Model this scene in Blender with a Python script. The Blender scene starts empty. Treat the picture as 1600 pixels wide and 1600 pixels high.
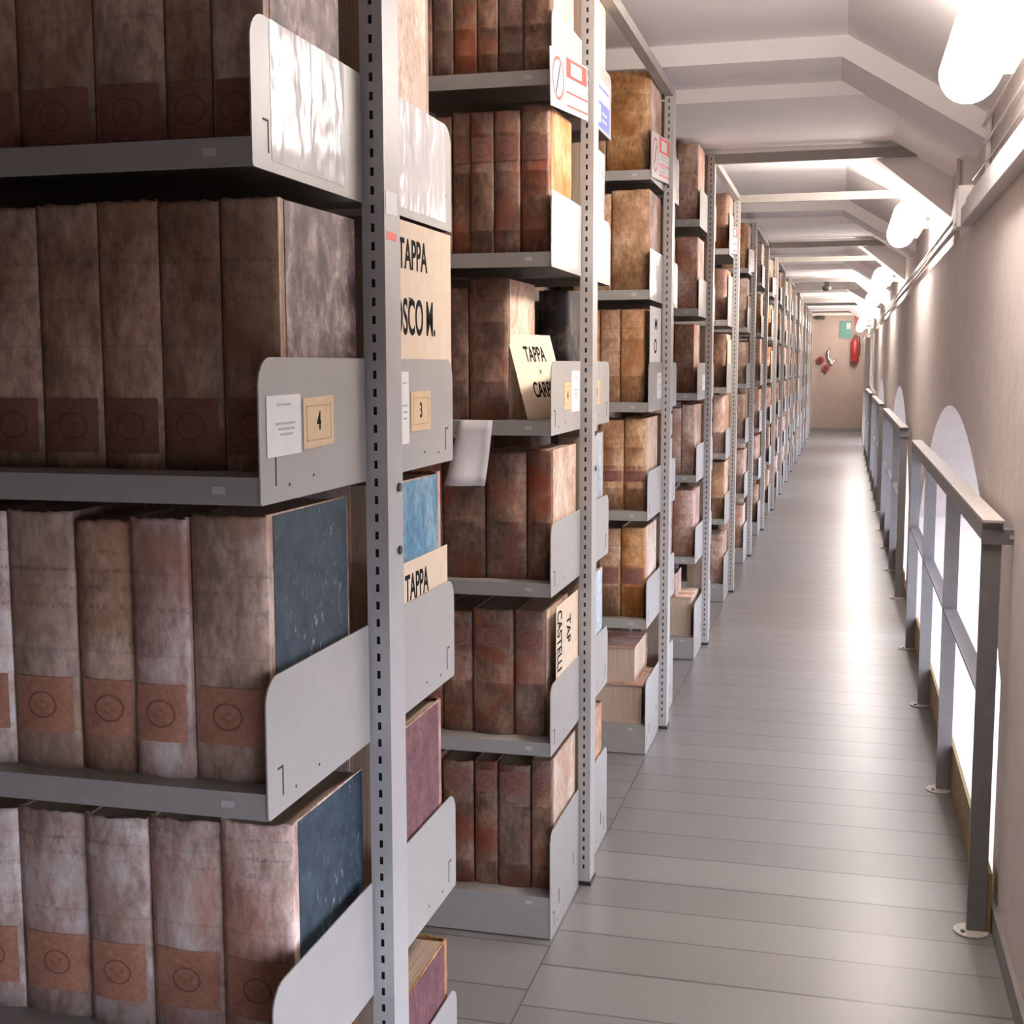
import bpy, bmesh, math, random
from mathutils import Vector, Matrix
R = random.Random(7)
scene = bpy.context.scene
col = scene.collection
PI = math.pi

# ------------------------------------------------------------------ helpers
def link(name, me, parent=None, loc=(0, 0, 0), rot=(0, 0, 0)):
    o = bpy.data.objects.new(name, me)
    col.objects.link(o)
    o.location = loc
    o.rotation_euler = rot
    if parent is not None:
        o.parent = parent
    return o

def tag(o, label=None, cat=None, group=None, kind=None):
    if label: o['label'] = label
    if cat: o['category'] = cat
    if group: o['group'] = group
    if kind: o['kind'] = kind
    return o

def thing(name, label, cat, loc=(0, 0, 0), rz=0.0, group=None):
    return tag(link(name, None, None, loc, (0, 0, rz)), label, cat, group)

class MB:
    """collects shapes, then links them as one mesh object"""
    def __init__(self):
        self.bm = bmesh.new()
        self.uv = None
    def quad(self, pts, mi=0):
        f = self.bm.faces.new([self.bm.verts.new(p) for p in pts]); f.material_index = mi
        return f
    def box(self, x0, x1, y0, y1, z0, z1, mi=0):
        v = [self.bm.verts.new(p) for p in ((x0, y0, z0), (x1, y0, z0), (x1, y1, z0), (x0, y1, z0),
                                            (x0, y0, z1), (x1, y0, z1), (x1, y1, z1), (x0, y1, z1))]
        for a in ((3, 2, 1, 0), (4, 5, 6, 7), (0, 1, 5, 4), (1, 2, 6, 5), (2, 3, 7, 6), (3, 0, 4, 7)):
            f = self.bm.faces.new([v[i] for i in a]); f.material_index = mi
        return self
    def prism(self, poly, a, b, axis, mi=0):
        """poly: 2-D outline; axis: the axis it is extruded along from a to b"""
        def P(p, t):
            if axis == 'x': return (t, p[0], p[1])
            if axis == 'y': return (p[0], t, p[1])
            return (p[0], p[1], t)
        va = [self.bm.verts.new(P(p, a)) for p in poly]
        vb = [self.bm.verts.new(P(p, b)) for p in poly]
        n = len(poly)
        for i in range(n):
            f = self.bm.faces.new((va[i], va[(i + 1) % n], vb[(i + 1) % n], vb[i])); f.material_index = mi
        f = self.bm.faces.new(va[::-1]); f.material_index = mi
        f = self.bm.faces.new(vb); f.material_index = mi
        return self
    def tube(self, pts, r, seg=10, mi=0, caps=True, smooth=True):
        """round bar through pts; r one radius or one per point"""
        pts = [Vector(p) for p in pts]
        rs = r if isinstance(r, (list, tuple)) else [r] * len(pts)
        rings = []
        for i, p in enumerate(pts):
            d = (pts[min(i + 1, len(pts) - 1)] - pts[max(i - 1, 0)]).normalized()
            u = d.orthogonal().normalized() if i == 0 else (u - d * u.dot(d)).normalized()
            w = d.cross(u)
            rings.append([self.bm.verts.new(p + (u * math.cos(2 * PI * k / seg) + w * math.sin(2 * PI * k / seg)) * rs[i]) for k in range(seg)])
        for A, B in zip(rings, rings[1:]):
            for k in range(seg):
                f = self.bm.faces.new((A[k], A[(k + 1) % seg], B[(k + 1) % seg], B[k])); f.smooth = smooth; f.material_index = mi
        if caps:
            f = self.bm.faces.new(rings[0][::-1]); f.material_index = mi
            f = self.bm.faces.new(rings[-1]); f.material_index = mi
        return self
    def mesh(self, name, *mats):
        bmesh.ops.recalc_face_normals(self.bm, faces=self.bm.faces)
        me = bpy.data.meshes.new(name)
        self.bm.to_mesh(me); self.bm.free()
        for m in mats: me.materials.append(m)
        return me
    def build(self, name, mats, parent=None, loc=(0, 0, 0), rot=(0, 0, 0), bevel=0):
        if not isinstance(mats, (list, tuple)): mats = [mats]
        o = link(name, self.mesh(name, *mats), parent, loc, rot)
        if bevel:
            b = o.modifiers.new('edge', 'BEVEL'); b.width = bevel; b.segments = 2; b.limit_method = 'ANGLE'
        return o

def copy_tree(o, parent=None):
    c = o.copy(); col.objects.link(c)
    if parent is not None: c.parent = parent
    for ch in list(o.children): copy_tree(ch, c)
    return c

# ------------------------------------------------------------------ materials
class NT:
    def __init__(self, name):
        self.m = bpy.data.materials.new(name); self.m.use_nodes = True
        self.t = self.m.node_tree; self.b = self.t.nodes['Principled BSDF']
    def n(self, typ, **kw):
        nd = self.t.nodes.new(typ)
        for k, v in kw.items(): setattr(nd, k, v)
        return nd
    def set(self, nd, key, v):
        s = nd.inputs[key]
        if isinstance(v, bpy.types.NodeSocket): self.t.links.new(v, s)
        else: s.default_value = v
    def math(self, op, a, b=0.0, c=None):
        nd = self.n('ShaderNodeMath', operation=op)
        self.set(nd, 0, a); self.set(nd, 1, b)
        if c is not None: self.set(nd, 2, c)
        return nd.outputs[0]
    def noise(self, vec, scale, detail=4, rough=0.6, dist=0.0):
        nd = self.n('ShaderNodeTexNoise')
        self.set(nd, 'Vector', vec); self.set(nd, 'Scale', scale); self.set(nd, 'Detail', detail)
        self.set(nd, 'Roughness', rough); self.set(nd, 'Distortion', dist)
        return nd.outputs['Fac']
    def ramp(self, fac, stops):
        nd = self.n('ShaderNodeValToRGB'); e = nd.color_ramp.elements
        while len(e) < len(stops): e.new(0.5)
        for i, (p, c) in enumerate(stops):
            e[i].position = p; e[i].color = (*c, 1) if len(c) == 3 else c
        self.set(nd, 0, fac)
        return nd.outputs[0]
    def mix(self, fac, a, b, blend='MIX'):
        nd = self.n('ShaderNodeMix', data_type='RGBA', blend_type=blend)
        self.set(nd, 0, fac); self.set(nd, 6, a if isinstance(a, bpy.types.NodeSocket) else (*a, 1))
        self.set(nd, 7, b if isinstance(b, bpy.types.NodeSocket) else (*b, 1))
        return nd.outputs[2]
    def map(self, vec, scale=(1, 1, 1), loc=(0, 0, 0)):
        nd = self.n('ShaderNodeMapping'); self.set(nd, 'Vector', vec)
        nd.inputs['Scale'].default_value = scale; nd.inputs['Location'].default_value = loc
        return nd.outputs[0]
    def coords(self, which='Object'):
        return self.n('ShaderNodeTexCoord').outputs[which]
    def rnd(self):
        return self.n('ShaderNodeObjectInfo').outputs['Random']
    def bump(self, h, strength=0.3, dist=0.01):
        nd = self.n('ShaderNodeBump'); self.set(nd, 'Height', h)
        nd.inputs['Strength'].default_value = strength; nd.inputs['Distance'].default_value = dist
        self.t.links.new(nd.outputs[0], self.b.inputs['Normal'])
    def out(self, color=None, rough=None, metal=None, spec=None):
        if color is not None: self.set(self.b, 'Base Color', color if isinstance(color, bpy.types.NodeSocket) else (*color, 1))
        if rough is not None: self.set(self.b, 'Roughness', rough)
        if metal is not None: self.set(self.b, 'Metallic', metal)
        if spec is not None: self.set(self.b, 'Specular IOR Level', spec)
        return self.m

def plain(name, c, rough=0.5, metal=0.0, var=0.12, scale=30, bump=0.0, spec=None):
    t = NT(name); v = t.coords()
    f = t.noise(v, scale, 4)
    t.out(t.ramp(f, [(0.3, tuple(x * (1 - var) for x in c)), (0.7, tuple(min(1, x * (1 + var)) for x in c))]), rough, metal, spec)
    if bump: t.bump(f, bump, 0.004)
    return t.m

def cover_mat(name, dark, mid, light, scale=9, rough=0.62, ink=0.0, stain=None, seed=0.0, crack=0.25):
    """old book covering: blotchy, a shade of its own for every book, faint ink lines on the spine"""
    t = NT(name); v = t.coords(); r = t.rnd()
    off = t.n('ShaderNodeVectorMath', operation='ADD'); t.set(off, 0, v)
    comb = t.n('ShaderNodeCombineXYZ')
    for i in range(3): t.set(comb, i, t.math('MULTIPLY', r, 7.3 + 5 * i + seed))
    t.t.links.new(comb.outputs[0], off.inputs[1]); p = off.outputs[0]
    big = t.noise(t.map(p, (1, 1, .7)), scale, 6, .62, .4)
    c = t.ramp(big, [(0.36, dark), (0.5, mid), (0.64, light)])
    fine = t.noise(t.map(p, (1, 1, .45)), scale * 9, 5, .7)
    c = t.mix(0.7, c, t.ramp(fine, [(0.36, (.26, .25, .245)), (0.64, (.72, .72, .72))]), 'OVERLAY')
    if stain:
        s = t.noise(p, scale * .6, 3, .5, .8)
        c = t.mix(t.math('MULTIPLY', t.ramp(s, [(0.50, (0, 0, 0)), (0.62, (1, 1, 1))]), 0.6), c, stain)
    if ink:
        sep = t.n('ShaderNodeSeparateXYZ'); t.set(sep, 0, v)
        z = sep.outputs[2]
        row = t.math('LESS_THAN', t.math('FRACT', t.math('MULTIPLY', z, 40.0)), 0.3)
        zone = t.math('MULTIPLY', t.math('GREATER_THAN', z, .215), t.math('LESS_THAN', z, .315))
        front = t.math('LESS_THAN', sep.outputs[1], 0.004)
        let = t.ramp(t.noise(t.map(p, (1, .2, .5)), 170, 2), [(0.47, (0, 0, 0)), (0.55, (1, 1, 1))])
        word = t.ramp(t.noise(t.map(p, (.6, .1, 2.5)), 16, 1), [(0.48, (0, 0, 0)), (0.54, (1, 1, 1))])
        m = t.math('MULTIPLY', t.math('MULTIPLY', row, zone), t.math('MULTIPLY', front, t.math('MULTIPLY', let, word)))
        rule = t.math('MULTIPLY', front, t.math('LESS_THAN', t.math('ABSOLUTE', t.math('SUBTRACT', t.math('FRACT', t.math('MULTIPLY', z, 9.0)), .5)), .02))
        m = t.math('ADD', t.math('MULTIPLY', m, .8), t.math('MULTIPLY', rule, .35))
        c = t.mix(t.math('MULTIPLY', m, ink), c, (0.06, .045, .04))
    val = t.math('ADD', t.math('MULTIPLY', t.math('FRACT', t.math('MULTIPLY', r, 13.7)), .42), .79)
    hsv = t.n('ShaderNodeHueSaturation'); t.set(hsv, 'Value', val); t.set(hsv, 'Color', c)
    t.set(hsv, 'Saturation', t.math('ADD', t.math('MULTIPLY', t.math('FRACT', t.math('MULTIPLY', r, 31.1)), .3), 1.0))
    t.out(hsv.outputs[0], rough)
    t.bump(fine, crack, .003)
    return t.m

M = {}
M['steel'] = plain('grey_painted_steel', (.365, .35, .33), .42, 0, .04, 14)
M['steel_lip'] = plain('grey_shelf_steel', (.33, .315, .295), .45, 0, .05, 18)
M['upright'] = plain('grey_upright_steel', (.41, .395, .38), .4, 0, .04, 12)
M['beam_steel'] = plain('dark_grey_beam_steel', (.27, .25, .23), .5, 0, .06, 18)
M['dark'] = plain('dark_lens_and_hole_shade', (.03, .028, .027), .7)  # shade of holes and tube put into the colour; also the lens
M['bolt'] = plain('blackened_bolt_steel', (.05, .045, .042), .45, .6)
M['rail'] = plain('brown_grey_rail_steel', (.19, .178, .175), .42, 0, .08, 20)
M['rail_top'] = plain('lamplit_rail_steel', (.48, .43, .40), .4, 0, .1, 30)  # paler than the rail: lamplight on the handrail put into the colour
M['white'] = plain('white_sticker_paper', (.80, .78, .78), .6, 0, .03, 40)
M['cream'] = plain('cream_card', (.74, .61, .47), .8, 0, .05, 25, spec=.25)
M['ochre'] = plain('ochre_card', (.67, .50, .30), .6, 0, .06, 50)
M['ochre_line'] = plain('ochre_printed_line', (.50, .34, .19), .6)
M['ink'] = plain('black_printing_ink', (.012, .012, .014), .9, spec=.1)
M['grey_ink'] = plain('grey_printing_ink', (.45, .42, .42), .6)
M['red'] = plain('red_sign_ink', (.70, .07, .06), .45, 0, .05)
M['blue_ink'] = plain('blue_sign_ink', (.13, .16, .55), .45, 0, .1)
M['sign_white'] = plain('white_sign_plastic', (.64, .63, .62), .45, 0, .02)
M['red_paint'] = plain('red_cylinder_paint', (.30, .025, .025), .35, 0, .05)
M['green'] = plain('green_sign_plastic', (.06, .22, .17), .4, 0, .1)
M['chrome'] = plain('chromed_metal', (.75, .74, .72), .2, 1.0, .02)
M['black'] = plain('black_plastic', (.03, .028, .028), .5)
M['plastic_white'] = plain('white_conduit_plastic', (.74, .70, .68), .4, 0, .03)
M['trunk'] = plain('grey_trunking_paint', (.52, .48, .46), .4, 0, .05, 10)
M['yellow'] = plain('ochre_yellow_paint', (.27, .185, .065), .6, 0, .2, 9)
M['skirt'] = plain('grey_skirting_paint', (.24, .22, .21), .45, 0, .1, 12)
M['frame'] = plain('pale_door_frame_paint', (.60, .56, .52), .5, 0, .05)

M['parch_pale'] = cover_mat('pale_pink_parchment', (.34, .235, .205), (.58, .46, .41), (.75, .655, .62), 7, .6, .4, (.40, .20, .15))
M['parch_tan'] = cover_mat('tan_parchment', (.27, .175, .125), (.42, .295, .22), (.55, .41, .325), 8, .6, .35, (.30, .17, .11), 2)
M['parch_mid'] = cover_mat('faded_tan_parchment', (.27, .185, .14), (.44, .325, .26), (.58, .47, .41), 7, .6, .4, (.38, .22, .15), 11)
M['leather_brown'] = cover_mat('dark_brown_leather', (.10, .058, .044), (.185, .115, .085), (.31, .21, .16), 10, .5, .5, (.22, .07, .045), 4, .4)
M['leather_tan'] = cover_mat('orange_tan_leather', (.26, .145, .08), (.43, .26, .155), (.58, .41, .28), 10, .55, .35, (.26, .12, .06), 6, .35)
M['parch_rose'] = cover_mat('rosy_parchment', (.37, .24, .19), (.60, .44, .37), (.75, .61, .54), 9, .6, .35, (.45, .22, .16), 8)
M['cloth_blue'] = cover_mat('dark_blue_cloth', (.012, .025, .040), (.030, .052, .075), (.055, .085, .11), 12, .7, 0, None, 1, .15)
M['marbled'] = cover_mat('grey_brown_marbled_paper', (.085, .06, .06), (.28, .21, .205), (.62, .52, .49), 26, .65, 0, (.06, .04, .045), 3, .1)
M['sky_blue'] = cover_mat('sky_blue_cloth', (.11, .22, .33), (.17, .30, .41), (.27, .40, .50), 14, .7, 0, None, 5, .1)
M['pale_blue'] = cover_mat('pale_grey_blue_paper', (.34, .40, .45), (.45, .51, .56), (.56, .62, .66), 14, .7, 0, None, 5, .1)
M['maroon'] = cover_mat('maroon_cloth', (.13, .062, .070), (.165, .082, .092), (.21, .112, .122), 25, .7, 0, None, 7, .1)
M['cream_board'] = cover_mat('cream_marbled_board', (.48, .35, .27), (.66, .53, .44), (.78, .67, .58), 12, .65, 0, (.55, .36, .26), 9, .1)
M['black_board'] = cover_mat('black_worn_cloth', (.010, .009, .009), (.022, .018, .018), (.10, .09, .085), 14, .6, 0, None, 2, .2)

def scuffed():
    """dark blue cloth with pale scuff marks where the cloth has worn through"""
    t = NT('scuffed_dark_blue_cloth'); v = t.coords(); r = t.rnd()
    base = t.ramp(t.noise(v, 30, 5), [(.3, (.015, .028, .042)), (.7, (.042, .068, .092))])
    s = t.noise(t.map(v, (1, 1.4, .55)), 55, 6, .75, .5)
    z = t.noise(t.map(v, (1, 1, .5)), 7, 2)
    m = t.math('MULTIPLY', t.ramp(s, [(.585, (0, 0, 0)), (.65, (1, 1, 1))]), t.ramp(z, [(.49, (0, 0, 0)), (.60, (1, 1, 1))]))
    t.out(t.mix(t.math('MULTIPLY', m, .75), base, (.45, .46, .45)), .7); t.bump(s, .15, .002)
    return t.m
M['scuffed_blue'] = scuffed()

def pages_mat():
    t = NT('page_edges'); v = t.coords()
    f = t.noise(t.map(v, (420, 3, 3)), 1.0, 3, .6)
    g = t.noise(v, 14, 3)
    c = t.ramp(f, [(.3, (.42, .31, .22)), (.7, (.68, .56, .45))])
    t.out(t.mix(t.math('MULTIPLY', g, .5), c, (.40, .28, .19)), .8); t.bump(f, .5, .002)
    return t.m
M['pages'] = pages_mat()

def label_mat(name, c0, c1):
    """terracotta spine label with a dark oval stamp"""
    t = NT(name); uv = t.coords('UV'); sep = t.n('ShaderNodeSeparateXYZ'); t.set(sep, 0, uv)
    r = t.rnd(); v = t.coords()
    x = t.math('ADD', sep.outputs[0], t.math('MULTIPLY', t.math('SUBTRACT', r, .5), .008))
    d = t.math('SQRT', t.math('ADD', t.math('POWER', x, 2.0), t.math('POWER', t.math('MULTIPLY', sep.outputs[1], 1.18), 2.0)))
    wob = t.math('ADD', d, t.math('MULTIPLY', t.math('SUBTRACT', t.noise(v, 60, 2), .5), .004))
    ring = t.math('LESS_THAN', t.math('ABSOLUTE', t.math('SUBTRACT', wob, .021)), .0016)
    num = t.math('MULTIPLY', t.math('LESS_THAN', wob, .011), t.math('GREATER_THAN', t.noise(v, 190, 3), .53))
    f = t.math('ADD', t.math('MULTIPLY', t.noise(v, 18, 6, .75), .7), t.math('MULTIPLY', t.noise(v, 120, 3, .7), .3))
    base = t.ramp(f, [(.38, c0), (.62, c1)])
    m = t.math('ADD', t.math('MULTIPLY', ring, .62), t.math('MULTIPLY', num, .25))
    t.out(t.mix(m, base, (.10, .04, .03)), .65)
    return t.m
M['tab'] = plain('grey_label_holder', (.50, .48, .47), .5)
M['label'] = label_mat('terracotta_label', (.30, .125, .08), (.50, .25, .17))
M['label_dark'] = label_mat('dark_red_label', (.17, .068, .050), (.27, .125, .092))

def plaster(name, c, scale=6, bump=.25, var=.10):
    t = NT(name); v = t.n('ShaderNodeNewGeometry').outputs['Position']
    a = t.noise(v, scale, 6, .65); b = t.noise(v, 45, 4, .6); s = t.noise(v, 1.1, 3, .6)
    f = t.math('ADD', t.math('MULTIPLY', a, .5), t.math('MULTIPLY', s, .5))
    t.out(t.ramp(f, [(.32, tuple(x * (1 - var) for x in c)), (.68, tuple(min(1, x * (1 + var)) for x in c))]), .85)
    t.bump(t.math('ADD', a, t.math('MULTIPLY', b, .35)), bump, .01)
    return t.m
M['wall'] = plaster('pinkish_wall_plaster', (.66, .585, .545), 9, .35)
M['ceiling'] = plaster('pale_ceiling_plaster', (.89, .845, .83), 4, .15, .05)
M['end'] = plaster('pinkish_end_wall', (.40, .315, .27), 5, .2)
M['yard'] = plaster('bounce_cutting_ground', (.13, .12, .11), 3, .2)  # unseen ground, coloured dark to cut light bounced up indoors
M['stone'] = plaster('pale_sill_stone', (.62, .59, .58), 16, .4, .14)

def floor_mat():
    """grey painted boards lying across the aisle, varnished"""
    t = NT('grey_floor_boards'); v = t.n('ShaderNodeNewGeometry').outputs['Position']
    sep = t.n('ShaderNodeSeparateXYZ'); t.set(sep, 0, v)
    x, y = sep.outputs[0], sep.outputs[1]
    side = t.math('GREATER_THAN', x, -.70)
    yy = t.math('ADD', t.math('ADD', y, t.math('MULTIPLY', side, .085)), t.math('MULTIPLY', t.math('SUBTRACT', t.noise(t.map(v, (0, .9, 0)), 3.0, 1), .5), .12))
    k = t.math('MULTIPLY', yy, 1 / .198)
    fr = t.math('FRACT', k); idx = t.math('FLOOR', k)
    gap = t.math('LESS_THAN', t.math('ABSOLUTE', t.math('SUBTRACT', fr, .5)), .018)
    long = t.math('LESS_THAN', t.math('ABSOLUTE', t.math('ADD', x, .70)), .002)
    groove = t.math('MAXIMUM', gap, long)
    wn = t.n('ShaderNodeTexWhiteNoise', noise_dimensions='1D'); t.set(wn, 'W', t.math('FLOOR', t.math('ADD', k, .5)))
    grain = t.noise(t.map(v, (2.0, 26, 1)), 3.0, 5, .65, .3)
    dirt = t.noise(v, 2.0, 1, .5)
    c = t.ramp(t.math('ADD', t.math('MULTIPLY', grain, .35), t.math('MULTIPLY', wn.outputs[0], .65)), [(.0, (.172, .162, .158)), (1., (.228, .216, .211))])
    c = t.mix(t.math('MULTIPLY', groove, .85), c, (.07, .063, .06))
    t.out(c, .30, 0, .5)
    t.bump(t.math('SUBTRACT', t.math('MULTIPLY', grain, .12), groove), .35, .004)
    return t.m
M['floor'] = floor_mat()

def pocket_mat():
    """white sheet under a crumpled, glossy plastic sleeve"""
    t = NT('white_sheet_in_plastic_sleeve'); v = t.coords()
    a = t.noise(t.map(v, (1, 1.3, .6)), 9, 2, .5, .8)
    b = t.noise(t.map(v, (1, 2.2, .5)), 20, 2, .5, .6)
    t.out((.76, .74, .75), .2, 0, .7)
    t.bump(t.math('ADD', a, t.math('MULTIPLY', b, .25)), .32, .02)
    return t.m
M['pocket'] = pocket_mat()

def emit(name, c, s):
    t = NT(name)
    t.out((.9, .88, .85), .3)
    t.b.inputs['Emission Color'].default_value = (*c, 1); t.b.inputs['Emission Strength'].default_value = s
    return t.m
LAMP = 46.0
M['lamp'] = emit('lit_lamp_diffuser', (1.0, .91, .845), LAMP)

# ------------------------------------------------------------------ the place
XW, XU = .43, .50              # aisle wall: lower face, and the face set back above the trunking
Y0, Y1 = -4.2, 30.0            # ends of the hall
XL = -3.0
PER = 5.0                      # bay of the roof
RACK_Y = [1.4685 + 1.655 * k for k in range(17)]
XP = -.71                      # aisle side of the racks

MB().box(XL, XW + .02, Y0, Y1, -.05, 0).build('floor', M['floor'])['kind'] = 'structure'

def arc_h(o):                  # height of the window head at o from its middle
    r = 3.1
    return 1.333 - (r - math.sqrt(r * r - o * o))
HALF, SILL, THICK = 1.94, .05, .46
ARCH = [.47 + 5.05 * k for k in range(6)]
w = MB()
ys = [Y0]
for a in ARCH: ys += [a - HALF + 2 * HALF * i / 28 for i in range(29)]
ys.append(Y1)
for ya, yb in zip(ys, ys[1:]):
    c = next((a for a in ARCH if abs((ya + yb) / 2 - a) < HALF), None)
    if c is None:
        w.prism([(ya, -.05), (yb, -.05), (yb, 2.0), (ya, 2.0)], XW, XW + THICK, 'x')
    else:
        w.prism([(ya, arc_h(ya - c)), (yb, arc_h(yb - c)), (yb, 2.0), (ya, 2.0)], XW, XW + THICK, 'x')
w.prism([(Y0, 2.0), (Y1, 2.0), (Y1, 2.9), (Y0, 2.9)], XU, XW + THICK, 'x')
bmesh.ops.remove_doubles(w.bm, verts=w.bm.verts, dist=1e-5)
w.build('wall_right', M['wall'])['kind'] = 'structure'
for i, a in enumerate(ARCH):
    o = MB().box(XW + .012, XW + THICK + .12, a - HALF, a + HALF, -.05, SILL).build('window_%d' % (i + 1), M['stone'])
    o['kind'] = 'structure'
s = MB()
edges = [Y0] + [v for a in ARCH for v in (a - HALF, a + HALF)] + [Y1]
for ya, yb in zip(edges[0::2], edges[1::2]): s.box(XW - .012, XW, ya, yb, 0, .07)
s.build('baseboard_right', M['skirt'])['kind'] = 'structure'
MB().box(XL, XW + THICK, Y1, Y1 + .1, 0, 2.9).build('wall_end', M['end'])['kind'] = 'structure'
MB().box(-.76, .47, Y1 - .02, Y1, 0, .075).build('baseboard_end', M['skirt'])['kind'] = 'structure'
MB().box(-.80, -.735, Y1 - .12, Y1, 0, 2.66).box(-.80, .50, Y1 - .12, Y1, 2.60, 2.66).build('trim_1', M['frame'])['kind'] = 'structure'
MB().box(XL - .1, XL, Y0, Y1, 0, 2.9).build('wall_left', M['wall'])['kind'] = 'structure'
MB().box(XL, XW + THICK, Y0 - .1, Y0, 0, 2.9).build('wall_back', M['wall'])['kind'] = 'structure'
MB().prism([(XL, 2.75), (-.02, 2.75), (XU, 2.43), (XU + .02, 2.43), (XU + .02, 2.9), (XL, 2.9)], Y0, Y1, 'y').build('ceiling', M['ceiling'])['kind'] = 'structure'
for k in range(-1, 5):
    y = 5.2 + PER * k
    b = MB()
    b.prism([(XL, 2.76), (XL, 2.67), (-.04, 2.67), (XU, 2.335), (XU, 2.44), (-.02, 2.76)], y, y + .46, 'y')
    b.prism([(XL, 2.76), (XL, 2.612), (XU, 2.612), (XU, 2.76)], y + .44, y + 1.70, 'y')
    b.prism([(XL, 2.76), (XL, 2.585), (.07, 2.585), (XU, 2.235), (XU, 2.76)], y + 1.68, y + 1.95, 'y')
    b.build('ceiling_beam', M['ceiling'])['kind'] = 'structure'
MB().box(XW + THICK + .1, 30, -30, 60, -4.1, -4.0).build('exterior_ground', M['yard'])['kind'] = 'structure'
for i, (yy, xx) in enumerate(((24.2, .365), (27.6, .40))):
    MB().box(xx, XW, yy, yy + .5, 0, 2.0).build('trim_%d' % (20 + i), M['frame'])['kind'] = 'structure'

# ------------------------------------------------------------------ shelving racks
LEV = [.115, .531, .948, 1.360, 1.779, 2.215]          # tops of the shelves
PAN = [0.0, .495, .912, 1.324, 1.743, 2.179]           # feet of the end panels
DS, GAP, DEEP = .368, .452, .820                        # shelf depth, start of the rear shelf, whole depth
XEND = -2.2                                             # shelves end (local x; 0 = aisle side)
PH = .187

def panel_mesh(front, z0, h):
    c, r = [], .036
    for i in range(7):
        a = PI / 2 * i / 6
        c.append((r - r * math.sin(PI / 2 - a), z0 + h - r + r * math.sin(a)))
    c = [(0, z0 + .004), (.004, z0)][:1] + c
    pts = c + [(DS, z0 + h), (DS, z0), (.004, z0)]
    if not front: pts = [(DEEP - a, b) for a, b in pts][::-1]
    m = MB(); m.prism(pts, .0018, .0040, 'x')
    s = (lambda y: y) if front else (lambda y: DEEP - y)
    def bit(ya, yb, za, zb): m.box(.0036, .0044, min(s(ya), s(yb)), max(s(ya), s(yb)), za, zb, 1)
    zb = z0 + .014
    bit(.030, .046, zb + .046, zb + .049); bit(.044, .0475, zb + .008, zb + .049)     # pressed-out tab, its shaded cut painted as dark bars
    bit(.085, .089, zb + .004, zb + .008); bit(.165, .169, zb + .010, zb + .014)       # rivet holes, their shade painted as dark dots
    if z0 == 0: bit(.10, .106, .06, .10); bit(.29, .296, .10, .13)
    return m.mesh('end_panel', M['steel'], M['dark'])

def shelf_mesh(front, top, lip):
    ya, yb = (0.002, DS) if front else (GAP, DEEP - .002)
    lf, lb = (lip, .034) if front else (.034, lip)
    t = .0016
    prof = [(ya, top - lf), (ya, top), (yb, top), (yb, top - lb), (yb - t, top - lb), (yb - t, top - t), (ya + t, top - t), (ya + t, top - lf)]
    m = MB(); m.prism(prof, XEND, .0016, 'x')
    return m.mesh('shelf', M['steel_lip'])

def upright_mesh():
    x0, xa, xb, x1, y0, y1, zt = 0.0, .0145, .0200, .036, .376, .445, 2.585
    m = MB(); bm = m.bm
    zs = [0.0]; slot = []
    z = .05
    while z < zt - .03:
        zs += [z, z + .0125]; z += .0275
    zs.append(zt)
    rings = [[bm.verts.new(p) for p in ((x0, y0, z), (xa, y0, z), (xb, y0, z), (x1, y0, z), (x1, y1, z), (x0, y1, z))] for z in zs]
    for i, (A, B) in enumerate(zip(rings, rings[1:])):
        for j in range(6):
            if j == 1 and i % 2 == 1: continue
            bm.faces.new((A[j], A[(j + 1) % 6], B[(j + 1) % 6], B[j]))
    bm.faces.new(rings[-1]); bm.faces.new(rings[0][::-1])
    # dark sheet behind the slots, painting the shade inside the tube
    v = [bm.verts.new(p) for p in ((xa - .004, y0 + .006, .01), (xb + .004, y0 + .006, .01), (xb + .004, y0 + .006, zt - .01), (xa - .004, y0 + .006, zt - .01))]
    f = bm.faces.new(v); f.material_index = 1
    return m.mesh('upright', M['upright'], M['dark'])

def make_rack():
    t = thing('shelving_rack', 'rack', 'shelving', (XP, RACK_Y[0], 0))
    link('upright', upright_mesh(), t)
    MB().box(-.002, .039, .373, .449, 0, .012).build('foot', M['bolt'], t)
    for i, (top, p) in enumerate(zip(LEV, PAN)):
        for front in (True, False):
            sh = link('shelf', shelf_mesh(front, top, .112 if i == 0 else .036), t)
            if front:
                MB().box(-.064, -.046, .0012, .0022, top - .022, top - .012).build('label_holder', M['tab'], sh)
            link('end_panel', panel_mesh(front, p, .29 if i == 0 else PH), t)
    for z in (1.21, 1.31):
        MB().tube([(.0355, .425, z), (.0395, .425, z)], .007, 10).build('bolt', M['bolt'], t)
    MB().box(XEND, .0, .40, .42, 2.545, 2.58).build('cross_rail', M['beam_steel'], t)
    MB().box(XEND, XEND + .036, .376, .445, 0, 2.585).build('rear_upright', M['upright'], t)
    return t

ORD = ['first', 'second', 'third', 'fourth', 'fifth', 'sixth', 'seventh', 'eighth', 'ninth', 'tenth', 'eleventh', 'twelfth',
       'thirteenth', 'fourteenth', 'fifteenth', 'sixteenth', 'seventeenth']
proto = make_rack()
racks = [proto] + [copy_tree(proto) for _ in range(16)]
shade_rack = copy_tree(proto); shade_rack.location = (XP, RACK_Y[0] - 1.655, 0)  # unseen rack, added so the near shelves fall into shade
tag(shade_rack, 'unseen grey steel archive rack added to shade the first one', None, 'double-sided archive racks along the aisle')
for k, r in enumerate(racks):
    r.location = (XP, RACK_Y[k], 0)
    r['group'] = 'double-sided archive racks along the aisle'
    r['label'] = ['grey steel archive rack with pale and tan registers and number four card',
                  'grey steel archive rack of brown leather registers with a leaning card',
                  'grey steel archive rack of orange-tan registers, third along the aisle'][k] if k < 3 else \
                 'grey double-sided steel archive rack, %s along the aisle' % ORD[k]
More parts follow.
